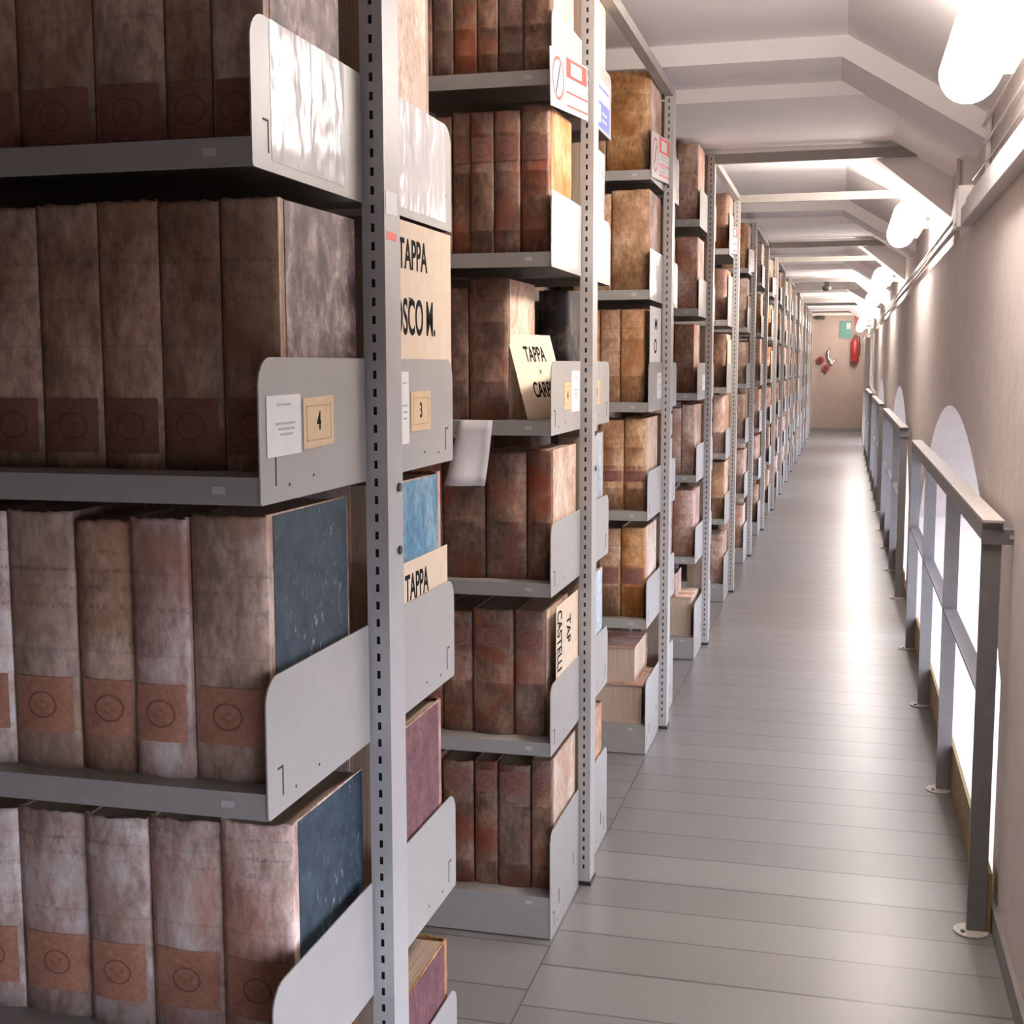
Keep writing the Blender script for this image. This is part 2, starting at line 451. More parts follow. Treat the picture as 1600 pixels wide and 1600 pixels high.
for k in range(1, 16, 2):      # racks tied in pairs along the aisle, at the top
    MB().box(.0, .034, .447, 1.655 + .374, 2.548, 2.584).build('connecting_rail', M['beam_steel'], racks[k])

def panel_of(k, lev, front):
    ps = [o for o in racks[k].children if o.name.startswith('end_panel')]
    return ps[lev * 2 + (0 if front else 1)]

def plate(parent, name, mat, ya, yb, za, zb, x0=.0044, t=.0006, skew=0.0, skew2=None):
    """thin sheet on the aisle face, in rack coordinates (y along the aisle, z up)"""
    k2 = skew if skew2 is None else skew2
    m = MB(); m.prism([(ya, za), (yb, za + k2), (yb, zb + k2), (ya, zb)], x0, x0 + t, 'x')
    return m.build(name, mat, parent)

_fonts = {}
def text_mesh(s, size, mat, squeeze=1.0, name='lettering'):
    cu = bpy.data.curves.new('lettering', 'FONT'); cu.body = s; cu.size = size; cu.extrude = .0003
    cu.align_x = 'CENTER'; cu.align_y = 'CENTER'; cu.offset = size * .018
    o = bpy.data.objects.new('lettering', cu); col.objects.link(o)
    dg = bpy.context.evaluated_depsgraph_get()
    me = bpy.data.meshes.new_from_object(o.evaluated_get(dg))
    bpy.data.objects.remove(o)
    for v in me.vertices: v.co.x *= squeeze
    me.materials.clear(); me.materials.append(mat)
    return me
def letter(parent, s, h, y, z, x, mat='ink', squeeze=.6, turn=0.0):
    """text on a plane facing the aisle; h: capital height"""
    me = text_mesh(s, h / .72, M[mat], squeeze)
    o = link('lettering', me, parent)
    m = Matrix(((0, 0, 1, x), (1, 0, 0, y), (0, 1, 0, z), (0, 0, 0, 1)))
    o.matrix_local = m @ Matrix.Rotation(turn, 4, 'Z')
    return o

# stickers and sleeves on the end panels
for k in (0, 1, 2):
    for front in (True, False):
        p = panel_of(k, 4, front)
        if front:
            ya, yb = ((.055, .300), (.0, .325), (.0, .30))[k]
        else:
            ya, yb = ((.50, .785), (.52, .79), (.52, .79))[k]
        m = MB()
        nu, nv = 16, 14
        zz0, zz1 = 1.757, 1.93
        g = [[m.bm.verts.new((.0045 + .0022 * R.random() ** 2 * (0 < i < nu and 0 < j < nv), ya + (yb - ya) * i / nu, zz0 + (zz1 - zz0) * j / nv)) for j in range(nv + 1)] for i in range(nu + 1)]
        for i in range(nu):
            for j in range(nv): m.bm.faces.new((g[i][j], g[i + 1][j], g[i + 1][j + 1], g[i][j + 1])).smooth = True
        o = m.build('document_sleeve', M['pocket'], p)
        o['label'] = 'white sheet in a crumpled clear sleeve'
def lines(parent, x, rows, ya, yb, mat='grey_ink', h=.003):
    m = MB()
    for z, a, b in rows:
        m.box(x, x + .0003, ya + (yb - ya) * a, ya + (yb - ya) * b, z, z + h)
    return m.build('print', M[mat], parent)
def number_card(k, front, ya, yb, za, zb, n, skew=.0):
    p = panel_of(k, 3, front)
    c = plate(p, 'number_card', M['ochre'], ya, yb, za, zb, skew=skew)
    c['label'] = 'ochre number card'
    m = MB(); a = .010; t = .0022
    for (u0, u1, v0, v1) in ((ya + a, yb - a, za + a, za + a + t), (ya + a, yb - a, zb - a - t, zb - a), (ya + a, ya + a + t, za + a, zb - a), (yb - a - t, yb - a, za + a, zb - a)):
        s0 = skew * (u0 - ya) / (yb - ya)
        m.box(.0050, .0053, u0, u1, v0 + s0, v1 + s0)
    zc = (za + zb) / 2 + skew / 2
    # border and figure belong to the card's print
    m.build('print', M['ochre_line'], p)
    letter(p, n, .026, (ya + yb) / 2, zc, .0052, 'ink', .75)
def notice(k, front, ya, yb, za, zb, skew=0.0):
    p = panel_of(k, 3, front)
    plate(p, 'paper_notice', M['white'], ya, yb, za, zb, skew=skew)['label'] = 'white printed notice'
    h = zb - za
    lines(p, .0051, [(zb - h * .17, .3, .7), (za + h * .52, .25, .82), (za + h * .43, .33, .8), (za + h * .34, .38, .74)], ya, yb)
notice(0, True, .020, .125, 1.383, 1.462, .001)
number_card(0, True, .134, .240, 1.387, 1.456, '4', .003)
notice(0, False, .525, .569, 1.37, 1.49)
number_card(0, False, .580, .684, 1.389, 1.456, '3')
number_card(1, True, .150, .240, 1.385, 1.455, '4')
notice(1, True, .245, .350, 1.375, 1.485)
number_card(1, False, .56, .66, 1.385, 1.455, '3')
notice(2, True, .22, .34, 1.37, 1.47)
notice(3, True, .22, .34, 1.37, 1.45)
p = panel_of(1, 5, False)
plate(p, 'safety_notice', M['sign_white'], .53, .78, 2.184, 2.325)['label'] = 'blue and white safety notice'
plate(p, 'print', M['blue_ink'], .532, .778, 2.187, 2.262, .0050, .0003)
plate(p, 'print', M['blue_ink'], .55, .77, 2.296, 2.304, .0050, .0003)
plate(p, 'print', M['sign_white'], .60, .64, 2.20, 2.25, .0053, .0003)
plate(p, 'print', M['sign_white'], .66, .74, 2.21, 2.215, .0053, .0003)
plate(p, 'print', M['sign_white'], .66, .74, 2.23, 2.235, .0053, .0003)
u = next(o for o in proto.children if o.name.startswith('upright'))
MB().box(.036, .0366, .382, .432, 1.728, 1.762).build('sticker', M['white'], u)['label'] = 'white sticker'
MB().box(.036, .0366, .385, .428, 1.690, 1.702).build('sticker', M['red'], u)['label'] = 'red tape mark'

# ------------------------------------------------------------------ registers
def cover_mesh(w, d, h, mat, bands=(), bulge=.007, seed=0, low=False):
    rr = random.Random(seed)
    t = .0032
    na = 5 if low else 11
    def prof(off, extra):
        x = w / 2 - off
        pts = [(x, d), (x, .022), (x - .0012, .010), (x - .0004, .003)]
        for i in range(na):
            q = -1 + 2 * i / (na - 1)
            pts.append((-q * x * .985, off * 1.2 - (bulge + extra) * (1 - q * q) + .0012))
        return pts + [(-x + .0004, .003), (-x + .0012, .010), (-x, .022), (-x, d)]
    zs = [(0, 0)]
    for b in bands: zs += [(b - .006, 0), (b - .003, .003), (b + .003, .003), (b + .006, 0)]
    zs += [(h * .5, 0)] if not bands else []
    zs += [(h - .006, 0), (h, -.0015)]
    m = MB(); bm = m.bm; rings = []
    wob = [rr.uniform(-.0022, .0022) for _ in range(40)]
    for z, e in zs:
        o, i = prof(0, e), prof(t, 0)
        topw = wob if z == h else [0] * 40
        rings.append(([bm.verts.new((p[0], p[1], z + topw[j])) for j, p in enumerate(o)], [bm.verts.new((p[0], p[1], z + topw[j])) for j, p in enumerate(i)]))
    n = len(rings[0][0])
    for (oa, ia), (ob, ib) in zip(rings, rings[1:]):
        for j in range(n - 1):
            bm.faces.new((oa[j], oa[j + 1], ob[j + 1], ob[j])).smooth = 3 <= j < n - 5
            bm.faces.new((ia[j + 1], ia[j], ib[j], ib[j + 1]))
        bm.faces.new((oa[0], ob[0], ib[0], ia[0])); bm.faces.new((oa[-1], ia[-1], ib[-1], ob[-1]))
    for k in (0, -1):
        o, i = rings[k]
        for j in range(n - 1): bm.faces.new((o[j], o[j + 1], i[j + 1], i[j]))
    return m.mesh('cover', mat)

def label_mesh(w, z0, z1, mat, bulge=.007, frac=.86):
    m = MB(); bm = m.bm; uv = bm.loops.layers.uv.new('UVMap')
    n = 8; rows = []
    for z in (z0, z1):
        rows.append([bm.verts.new((x * w / 2, -bulge * (1 - x * x) - .0003, z)) for x in [(-frac + 2 * frac * i / n) for i in range(n + 1)]])
    for i in range(n):
        f = bm.faces.new((rows[0][i], rows[0][i + 1], rows[1][i + 1], rows[1][i])); f.smooth = True
    for f in bm.faces:
        for l in f.loops: l[uv].uv = (l.vert.co.x, l.vert.co.z - (z0 + z1) / 2)
    return m.mesh('spine_label', mat)

NREG = [0]
def register(X, Y, Z, w, d, h, mat, look, where, group, label_at=None, label_mat_='label', bands=(), far=False, board=None, lean=0.0, low=False, bulge=None, name='register'):
    """a bound archive register; X is the middle of its spine, Y where its spine stands"""
    NREG[0] += 1
    bulge = min(.010, w * .085) if bulge is None else bulge
    t = thing(name, '%s, %s' % (look, where), 'book', (X, Y, Z), PI if far else R.uniform(-.008, .008), group)
    if lean: t.rotation_euler = (0, lean, 0)
    link('cover', cover_mesh(w, d, h, M[mat], bands, bulge, NREG[0], low), t)
    MB().box(-w / 2 + .0034, w / 2 - .0034, .008, d - .006, .003, h - .005).build('page_block', M['pages'], t)
    if label_at:
        z0, z1 = label_at
        link('spine_label', label_mesh(w, z0, z1, M[label_mat_], bulge), t)['label'] = 'stamped %s label' % ('terracotta' if label_mat_ == 'label' else 'dark red')
    if board:
        s = -1 if far else 1
        x0 = s * (w / 2 - .0004); x1 = s * (w / 2 + .0007)
        o = MB().box(min(x0, x1), max(x0, x1), .020, d - .001, .001, h - .002).build('side_board', M[board], t)
        o['label'] = {'scuffed_blue': 'dark blue cloth side', 'marbled': 'marbled paper side', 'cream_board': 'cream marbled side', 'sky_blue': 'sky blue side', 'pale_blue': 'pale grey-blue side', 'maroon': 'maroon side', 'cloth_blue': 'dark blue side', 'black_board': 'black worn side', 'parch_rose': 'rosy parchment side', 'leather_tan': 'tan side'}[board]
    return t

SHELF = ['bottom shelf', 'second shelf up', 'third shelf up', 'fourth shelf up', 'fifth shelf up', 'top shelf']
LOOK = {'parch_pale': 'pale pink parchment register', 'parch_tan': 'tan parchment register', 'leather_brown': 'dark brown leather register',
        'leather_tan': 'orange-tan leather register', 'parch_rose': 'rosy parchment register', 'parch_mid': 'faded tan parchment register'}
def where(i, lev, k, far=False):
    pos = 'at the aisle end' if i == 0 else '%s from the aisle' % ORD[i]
    return '%s, %s%s of %s rack' % (pos, SHELF[lev], ' at the back' if far else '', ORD[k])
def row(k, lev, edges, setback, d, hs, mat, label_at=None, lm='label', bands=(), board=None, start=0, low=False, looks=None, last_label=True):
    """registers on the front of rack k, edges from the aisle end leftwards (world x)"""
    for i, (a, b) in enumerate(zip(edges, edges[1:])):
        w = a - b - .0015
        h = hs[i % len(hs)] if isinstance(hs, (list, tuple)) else hs
        m = mat[i % len(mat)] if isinstance(mat, (list, tuple)) else mat
        sb = setback[min(i, len(setback) - 1)] if isinstance(setback, (list, tuple)) else setback + (R.uniform(-.006, .006) if i else 0)
        la = label_at
        register((a + b) / 2, RACK_Y[k] + sb + .006, LEV[lev], w, d, h, m, LOOK[m], where(i + start, lev, k), 'registers on %s of %s rack' % (SHELF[lev], ORD[k]), la, lm, bands, False, board if i == 0 else None, 0, low)
def back(k, lev, w, inset, d, h, mat, board, look=None):
    register(XP - .004 - w / 2, RACK_Y[k] + DEEP - inset, LEV[lev], w, d, h, mat, look or LOOK[mat], where(0, lev, k, True), 'registers at the back of %s rack' % ORD[k], None, far=True, board=board)

# first rack
LB = (.050, .128)
row(0, 4, [-.716, -.789, -.855, -.958, -1.072, -1.17, -1.27], [.055], .25, .345, ['parch_tan'], (.012, .082), 'label_dark', (), 'marbled')
row(0, 3, [-.716, -.80, -.89, -.981, -1.075, -1.17, -1.265], [.085], .268, [.358, .356, .359, .357, .355, .358], ['parch_tan'], (.022, .096), 'label_dark', (), 'marbled')
row(0, 2, [-.721, -.832, -.917, -1.005, -1.107, -1.20, -1.29], [.040, .032, .040, .036], .272, [.358, .352, .346, .357, .354, .350], ['parch_mid', 'parch_pale', 'parch_mid', 'parch_mid', 'parch_pale', 'parch_mid'], LB, 'label', (), 'scuffed_blue')
row(0, 1, [-.730, -.842, -.959, -1.061, -1.179, -1.285], [.118, .125, .12, .128], .262, [.330, .322, .318, .316, .312], ['parch_pale'], (.040, .128), 'label', (), 'scuffed_blue')
back(0, 4, .085, .10, .26, .36, 'parch_tan', 'cream_board')
back(0, 3, .085, .08, .26, .35, 'parch_tan', 'cream_board')
back(0, 2, .080, .052, .26, .358, 'parch_rose', 'sky_blue')
back(0, 1, .085, .060, .26, .35, 'parch_rose', 'maroon')
back(0, 0, .090, .035, .27, .285, 'leather_tan', 'maroon')

# second rack
BD = (.055, .12, .2, .27)
row(1, 5, [-.718, -.789, -.855, -.909, -.971, -1.026, -1.09], .045, .27, [.35, .345, .352, .34], 'leather_brown', None, 'label_dark', BD, 'cream_board')
row(1, 4, [-.724, -.798, -.866, -.928, -.978, -1.04, -1.10], .05, .27, [.365, .352, .352, .355, .345], 'leather_brown', (.23, .29), 'label_dark', (.06, .205, .3), 'leather_tan')
row(1, 3, [-.837, -.942, -.990, -1.05, -1.11], .07, .29, [.362, .34, .35], 'leather_brown', None, 'label_dark', (.1, .25), 'cream_board')
row(1, 2, [-.718, -.783, -.893, -1.008, -1.10], .05, .30, [.338, .330, .325], 'leather_brown', None, 'label_dark', (.15,), 'cream_board')
row(1, 1, [-.735, -.818, -.93, -1.015, -1.08], .055, .28, [.335, .335, .325], 'leather_brown', (.235, .285), 'label_dark', (.14,), 'cream_board')
row(1, 0, [-.716, -.773, -.863, -.929, -1.018, -1.08], .055, .30, [.352, .335, .34, .335], 'leather_brown', (.255, .315), 'label_dark', (.065, .225), 'cream_board')
register(-.808, RACK_Y[1] + GAP + .03, LEV[3], .088, .27, .352, 'black_board', 'black worn register deep in the gap', 'fourth shelf up of second rack', 'registers at the back of second rack')
for lev, bd, h in ((5, 'cream_board', .34), (4, 'pale_blue', .35), (2, 'pale_blue', .35), (1, 'pale_blue', .345), (0, 'leather_tan', .33)):
    back(1, lev, .085, .05, .27, h, 'parch_tan', bd)

# third rack
row(2, 5, [-.722, -.885, -.96, -1.03], .055, .30, [.365, .36, .35], 'leather_tan', None, 'label', (.12,), 'parch_rose')
row(2, 4, [-.720, -.862, -.94, -1.01], .05, .30, [.372, .36, .35], 'leather_tan', None, 'label', (), 'parch_rose')
row(2, 3, [-.735, -.826, -.905, -.98], .06, .28, [.350, .35, .345], 'leather_tan', None, 'label_dark', (.1, .24), 'leather_tan')
row(2, 2, [-.720, -.806, -.905, -.98], .045, .30, [.352, .345, .34], 'leather_tan', (.11, .15), 'label_dark', (.085, .17, .24), 'cream_board')
row(2, 1, [-.720, -.815, -.905, -.98], .045, .30, [.35, .345, .34], 'leather_tan', (.13, .19), 'label_dark', (.12, .2), 'cream_board')
for lev, bd in ((5, 'cream_board'), (4, 'cream_board'), (3, 'cream_board'), (2, 'pale_blue'), (1, 'leather_tan'), (0, 'pale_blue')):
    back(2, lev, .09, .05, .27, .345, 'parch_tan', bd)
def lying(k, X, Y, Z, w, d, h, rz, mat, look, wh, group):
    """a register lying flat; its page edges face the passage"""
    t = thing('register', '%s, %s' % (look, wh), 'book', (X, Y, Z), rz, group)
    NREG[0] += 1
    me = cover_mesh(h, d, w, M[mat], (), .006, NREG[0]); rot = (0, PI / 2, 0)
    c = link('cover', me, t, (-w / 2, d, h / 2), (0, PI / 2, 0)); c.scale = (1, -1, 1)
    MB().box(-w / 2 + .004, w / 2 - .004, .008, d - .010, .0034, h - .0034).build('page_block', M['pages'], t)
    return t
lying(2, -.86, RACK_Y[2] + .04, LEV[0], .27, .31, .15, 0, 'parch_rose', 'thick register lying flat with page edges outward', 'bottom shelf of third rack', 'registers on bottom shelf of third rack')
lying(2, -.88, RACK_Y[2] + .05, LEV[0] + .151, .25, .30, .145, 0, 'parch_rose', 'thick register lying flat on the lower one', 'bottom shelf of third rack', 'registers on bottom shelf of third rack')

# fourth rack
row(3, 5, [-.725, -.83, -.90, -.97], .05, .29, [.372, .35, .345], 'parch_rose', None, 'label', (), 'parch_rose')
row(3, 4, [-.720, -.83, -.90, -.97], .05, .29, [.355, .35, .345], 'parch_rose', None, 'label', (.13,), 'parch_rose')
row(3, 3, [-.735, -.835, -.90, -.97], .055, .28, [.345, .34, .345], 'leather_brown', None, 'label', (.13, .25), 'parch_rose')
row(3, 2, [-.722, -.79, -.86, -.95], .05, .29, [.352, .335, .345], 'parch_rose', None, 'label', (), 'parch_rose')
row(3, 1, [-.722, -.83, -.90, -.97], .05, .29, [.335, .345, .345], 'parch_rose', None, 'label', (.12,), 'parch_rose')
lying(3, -.85, RACK_Y[3] + .04, LEV[0], .25, .31, .20, 0, 'parch_rose', 'thick register lying flat with page edges outward', 'bottom shelf of fourth rack', 'registers on bottom shelf of fourth rack')
register(-.84, RACK_Y[3] + .06, LEV[0] + .202, .07, .2, .12, 'parch_rose', 'small rosy register standing on the flat register', 'bottom shelf of fourth rack', 'registers on bottom shelf of fourth rack')
for lev, bd in ((5, 'cream_board'), (4, 'cream_board'), (3, 'cream_board'), (2, 'parch_rose'), (1, 'parch_rose'), (0, 'cream_board')):
    back(3, lev, .09, .05, .27, .345, 'parch_tan', bd)

# the racks beyond
MIX = ['parch_rose', 'parch_mid', 'parch_rose', 'leather_tan', 'parch_tan', 'parch_pale', 'leather_brown']
for k in range(4, 17):
    for lev in range(6):
        m = R.choice(MIX[:4] if k < 6 else MIX)
        if k == 4 and lev >= 3: m = 'leather_brown'
        e = [-.718]
        for _ in range(2): e.append(e[-1] - R.uniform(.075, .115))
        row(k, lev, e, .05, .28, [R.uniform(.31, .37), R.uniform(.31, .35)], m, None, 'label', (.13,) if R.random() < .5 else (), R.choice(['parch_rose', 'cream_board', 'leather_tan']) , low=True)

# ------------------------------------------------------------------ cards, signs, loose sheets
CARDS = 'title cards standing before the registers'
def card(k, lev, ya, yb, za, zb, label, words=(), mat='cream', x=-.0005, name='title_card'):
    t = thing(name, label, 'card', (XP, RACK_Y[k], 0), 0, CARDS)
    MB().box(x - .0006, x + .0006, ya, yb, za, zb).build('card', M[mat], t)
    for s, h, y, z, sq, turn in words: letter(t, s, h, y, z, x + .0008, 'ink', sq, turn)
    return t
card(0, 3, .455, .826, LEV[3] + .001, 1.738, 'cream card lettered tappa di bosco in black, back of first rack',
     (('TAPPA', .050, .612, 1.682, .72, 0), ('DI', .012, .595, 1.607, .9, 0), ('BOSCO M.', .060, .607, 1.578, .64, 0)))
card(0, 2, .455, .792, LEV[2] + .001, 1.168, 'cream card lettered tappa, half hidden by the panel below it', (('TAPPA', .046, .615, 1.120, .66, 0),))
card(1, 1, .082, .366, LEV[1] + .001, .872, 'cream card with lettering turned sideways, second shelf of second rack',
     (('TAP', .05, .235, .785, .62, -PI / 2), ('CASTELLI', .055, .120, .775, .52, -PI / 2)))
card(2, 3, .045, .345, LEV[3] + .001, 1.722, 'white card with two large characters, fourth shelf of third rack',
     (('M', .042, .20, 1.655, 1.5, 0), ('O', .055, .19, 1.57, 1.2, 0)), 'white')
for k, lev, za, zb in ((4, 5, 2.22, 2.44), (4, 4, 1.80, 2.06), (4, 3, 1.40, 1.66), (5, 4, 1.82, 2.02), (7, 4, 1.80, 2.05), (8, 4, 1.8, 2.08), (7, 3, 1.38, 1.64), (8, 3, 1.38, 1.62), (10, 3, 1.38, 1.6), (12, 4, 1.8, 2.0)):
    card(k, lev, .06, .34, LEV[lev] + .001, zb, 'blank cream card on %s of %s rack' % (SHELF[lev], ORD[k]))
# the card leaning in the gap of the second rack
t = thing('title_card', 'cream card lettered tappa, leaning in a gap on the second rack', 'card', (0, 0, 0), 0, CARDS)
A, B, C_ = Vector((-.785, 3.20, 1.362)), Vector((-.720, 3.415, 1.362)), Vector((-.852, 3.20, 1.580))
ux = (B - A).normalized(); vx = (C_ - A); vx = (vx - ux * vx.dot(ux)).normalized(); nx = ux.cross(vx)
mm = Matrix((ux, vx, nx)).transposed().to_4x4(); mm.translation = A
t.matrix_world = mm
MB().box(0, .225, 0, .228, -.0006, .0006).build('card', M['cream'], t)
for s, h, x, y in (('TAPPA', .042, .118, .172), ('DI', .010, .125, .125), ('CARPI', .042, .115, .075)):
    o = link('lettering', text_mesh(s, h / .72, M['ink'], .62), t); o.location = (x, y, .0009)
# sheet of paper hanging from the shelf lip
m = MB(); g = []
for i in range(7):
    g.append([m.bm.verts.new((-.945 + .088 * i / 6 - (.034 - .016 * i / 6) * j / 6, RACK_Y[1] - .004 - .012 * math.sin(i * .9) * (j / 6) - .02 * (j / 6) ** 2, 1.362 - .166 * j / 6)) for j in range(7)])
for i in range(6):
    for j in range(6): m.bm.faces.new((g[i][j], g[i + 1][j], g[i + 1][j + 1], g[i][j + 1])).smooth = True
o = m.build('paper_sheet', M['white']); tag(o, 'white sheet of paper hanging from a shelf of the second rack', 'paper')
sm = o.modifiers.new('thickness', 'SOLIDIFY'); sm.thickness = .0005

def sign(k, P0, P1, dz, label):
    """red and white safety sign hung across panel and upright; P: world lower corners, dz: height"""
    a, b = Vector(P0), Vector(P1)
    t = thing('safety_sign', label, 'sign', (0, 0, 0), 0, 'red and white safety signs on the racks')
    ux = (b - a).normalized(); vx = Vector((0, 0, 1)); vx = (vx - ux * vx.dot(ux)).normalized(); nx = ux.cross(vx)
    mm = Matrix((ux, vx, nx)).transposed().to_4x4(); mm.translation = a
    t.matrix_world = mm
    W = (b - a).length
    MB().box(0, W, 0, dz, -.001, .001).build('sign_plate', M['sign_white'], t)
    rb = MB(); x0 = W * .40
    rb.box(x0, W * .97, dz * .62, dz * .97, .001, .0014)
    rb.box(x0, W * .99, dz * .34, dz * .38, .001, .0014); rb.box(x0, W * .99, dz * .10, dz * .14, .001, .0014)
    rb.build('red_panel', M['red'], t)
    MB().box(W * .52, W * .82, dz * .68, dz * .91, .0014, .0017).build('white_panel', M['sign_white'], t)
    tx = MB()
    for q in (.55, .47, .28, .2): tx.box(x0 + W * .03, W * (.75 + .15 * ((q * 10) % 1)), dz * q, dz * (q + .025), .001, .0013)
    tx.build('print', M['grey_ink'], t)
    rg = MB(); n = 28
    for i in range(n):
        p, q = 2 * PI * i / n, 2 * PI * (i + 1) / n
        cx, cy, ra, rb_ = W * .19, dz * .52, (W * .15, dz * .38), (W * .125, dz * .32)
        rg.quad([(cx + ra[0] * math.cos(p), cy + ra[1] * math.sin(p), .0013), (cx + ra[0] * math.cos(q), cy + ra[1] * math.sin(q), .0013),
                 (cx + rb_[0] * math.cos(q), cy + rb_[1] * math.sin(q), .0013), (cx + rb_[0] * math.cos(p), cy + rb_[1] * math.sin(p), .0013)])
    bmesh.ops.remove_doubles(rg.bm, verts=rg.bm.verts, dist=1e-6)
    rg.build('prohibition_ring', M['red'], t)
    MB().quad_bar(W * .19, dz * .52, W * .26, dz * .05).build('pictogram', M['ink'], t)
def _qb(self, cx, cy, w, h):
    c, s = math.cos(1.1), math.sin(1.1)
    self.prism([(cx + a * w / 2 * c - b * h / 2 * s, cy + a * w / 2 * s * .8 + b * h / 2 * c) for a, b in ((-1, -1), (1, -1), (1, 1), (-1, 1))], .001, .0013, 'z')
    return self
MB.quad_bar = _qb
sign(1, (-.7035, 3.100, 2.125), (-.688, 3.486, 2.155), .137, 'red and white safety sign on the rack of brown registers')
for k in (2, 4, 5, 7):
    y = RACK_Y[k]
    sign(k, (-.7035, y + .0, 2.188), (-.688, y + .372, 2.208), .165, 'red and white safety sign on the %s rack' % ORD[k])

# the rest of the registers, added deep in the racks to darken the passages
bm_ = MB(); rr = random.Random(3)
for k in range(-1, 17):
    y = 1.4685 + 1.655 * k
    for lev in range(6):
        for front in (True, False):
            x = XP - .012 if k < 0 else (-1.36 if front and k < 2 else (-1.14 if front else -.88))
            while x > XP + XEND + .12:
                w_ = rr.uniform(.07, .12); h_ = rr.uniform(.30, .36); d_ = .27; i_ = rr.uniform(.04, .06)
                z_ = LEV[lev]
                a_, b_ = (y + i_, y + i_ + d_) if front else (y + DEEP - i_ - d_, y + DEEP - i_)
                q = .010 if front else 0; q2 = 0 if front else .010
                bm_.prism([(x - w_, a_ + q), (x - w_ * .5, a_), (x - .0015, a_ + q), (x - .0015, b_ - q2), (x - w_ * .5, b_), (x - w_, b_ - q2)], z_ + .0005, z_ + h_, 'z', rr.randrange(3))
                x -= w_
o = bm_.build('register_rows', [M['parch_tan'], M['leather_brown'], M['parch_mid']])
tag(o, 'rows of old registers added deep in the racks for shade', 'books', None, 'stuff')

# ------------------------------------------------------------------ ties across the aisle
for k in (3, 4, 6, 7, 9, 10, 12, 13):
    o = MB().box(XP + .037, XU + .01, RACK_Y[k] + .395, RACK_Y[k] + .425, 2.535, 2.584).build('tie_bar', M['beam_steel'])
    tag(o, 'dark grey steel bar from the top of the %s rack across to the wall' % ORD[k], 'bar', 'tie bars across the aisle')
t = thing('smoke_detector', 'small dark detector hanging from a tie bar in the middle of the aisle', 'detector', (-.24, RACK_Y[9] + .41, 2.535))
MB().box(-.03, .03, -.03, .03, -.05, 0).build('bracket', M['black'], t)
MB().tube([(0, 0, -.05), (0, 0, -.075), (0, 0, -.11)], [.055, .06, .04], 14).build('sensor_head', M['black'], t)

# ------------------------------------------------------------------ lamps
t = thing('wall_lamp', '', 'lamp', (.31, 2.72, 2.235))
m = MB(); L, r_ = 1.2, .080
pts, rs = [], []
for i in range(7):
    a = PI / 2 * i / 6
    pts.append((0, -L / 2 + r_ - r_ * math.cos(a), 0)); rs.append(max(.003, r_ * math.sin(a)))
for i in range(7):
    a = PI / 2 * i / 6
    pts.append((0, L / 2 - r_ + r_ * math.sin(a), 0)); rs.append(max(.003, r_ * math.cos(a)))
m.tube(pts, rs, 20); m.build('diffuser', M['lamp'], t)
MB().box(.066, .095, -.36, .36, -.04, .04).build('base_plate', M['plastic_white'], t)
MB().box(.09, XU - .31 + .003, -.03, .03, -.02, .02).build('wall_bracket', M['plastic_white'], t)
LY = [3.28, 7.75, 12.6, 16.8, 21.2, 25.4, 28.7]  # the last lamp is added to brighten the end wall
for i, y in enumerate(LY):
    o = t if i == 0 else copy_tree(t)
    o.location = (.31, y, 2.29)
    tag(o, 'lit white tubular lamp on the aisle wall, %s along the row' % ORD[i], 'lamp', 'tubular lamps along the aisle wall')

# ------------------------------------------------------------------ trunking, cables, box, conduits on the aisle wall
o = MB().box(XW - .045, XW - .0005, Y0 + .1, 4.85, 1.988, 2.05).build('cable_trunking', M['trunk'], bevel=.003)
tag(o, 'grey cable trunking running along the top of the aisle wall', 'trunking')
t = thing('junction_box', 'white junction box on the wall at the end of the trunking', 'junction box', (XW - .028, 4.92, 2.06))
MB().box(-.03, .026, -.06, .06, -.075, .07).build('box_body', M['plastic_white'], t, bevel=.004)
MB().box(-.033, -.03, -.05, .05, -.062, .058).build('box_lid', M['plastic_white'], t)
for i, (x, z, rr, y0_, y1_, mt, lb) in enumerate(((.478, 2.385, .005, Y0 + .1, 5.15, 'plastic_white', 'topmost thin white cable along the wall behind the first lamp'),
                                    (.482, 2.31, .005, Y0 + .1, 5.15, 'plastic_white', 'thin white cable second from the top behind the first lamp'),
                                    (.487, 2.24, .005, Y0 + .1, 5.6, 'plastic_white', 'lowest thin white cable along the wall above the trunking'),
                                    (.415, 2.035, .010, 4.98, 29.8, 'trunk', 'grey conduit pipe running on along the wall beyond the junction box'),
                                    (.412, 2.075, .007, 4.98, 29.8, 'plastic_white', 'thin pale conduit above the grey pipe beyond the junction box'))):
    n = 40; pts = [(x + .0015 * math.sin(j * .9 + i), y0_ + (y1_ - y0_) * j / n, z + (-.004 * math.cos(j * .8 + i) if i < 3 else 0)) for j in range(n + 1)]
    tag(MB().tube(pts, rr, 8).build('cable' if i < 3 else 'conduit_pipe', M[mt]), lb, 'cable' if i < 3 else 'pipe', 'cables and pipes on the aisle wall')
tag(MB().box(XW - .03, XW - .004, Y0 + .1, 4.85, 2.062, 2.084).build('conduit_pipe', M['plastic_white']), 'pale flat conduit lying on top of the grey trunking', 'pipe', 'cables and pipes on the aisle wall')
for y, lb in ((5.05, 'vertical white conduit rising to the ceiling past the first lamp'), (6.35, 'vertical white conduit rising beside the second lamp')):
    tag(MB().tube([(XU - .012, y, 2.0), (XU - .012, y, 2.42 if y < 5.1 else 2.6)], .011, 10).build('conduit_pipe', M['plastic_white']), lb, 'pipe', 'cables and pipes on the aisle wall')
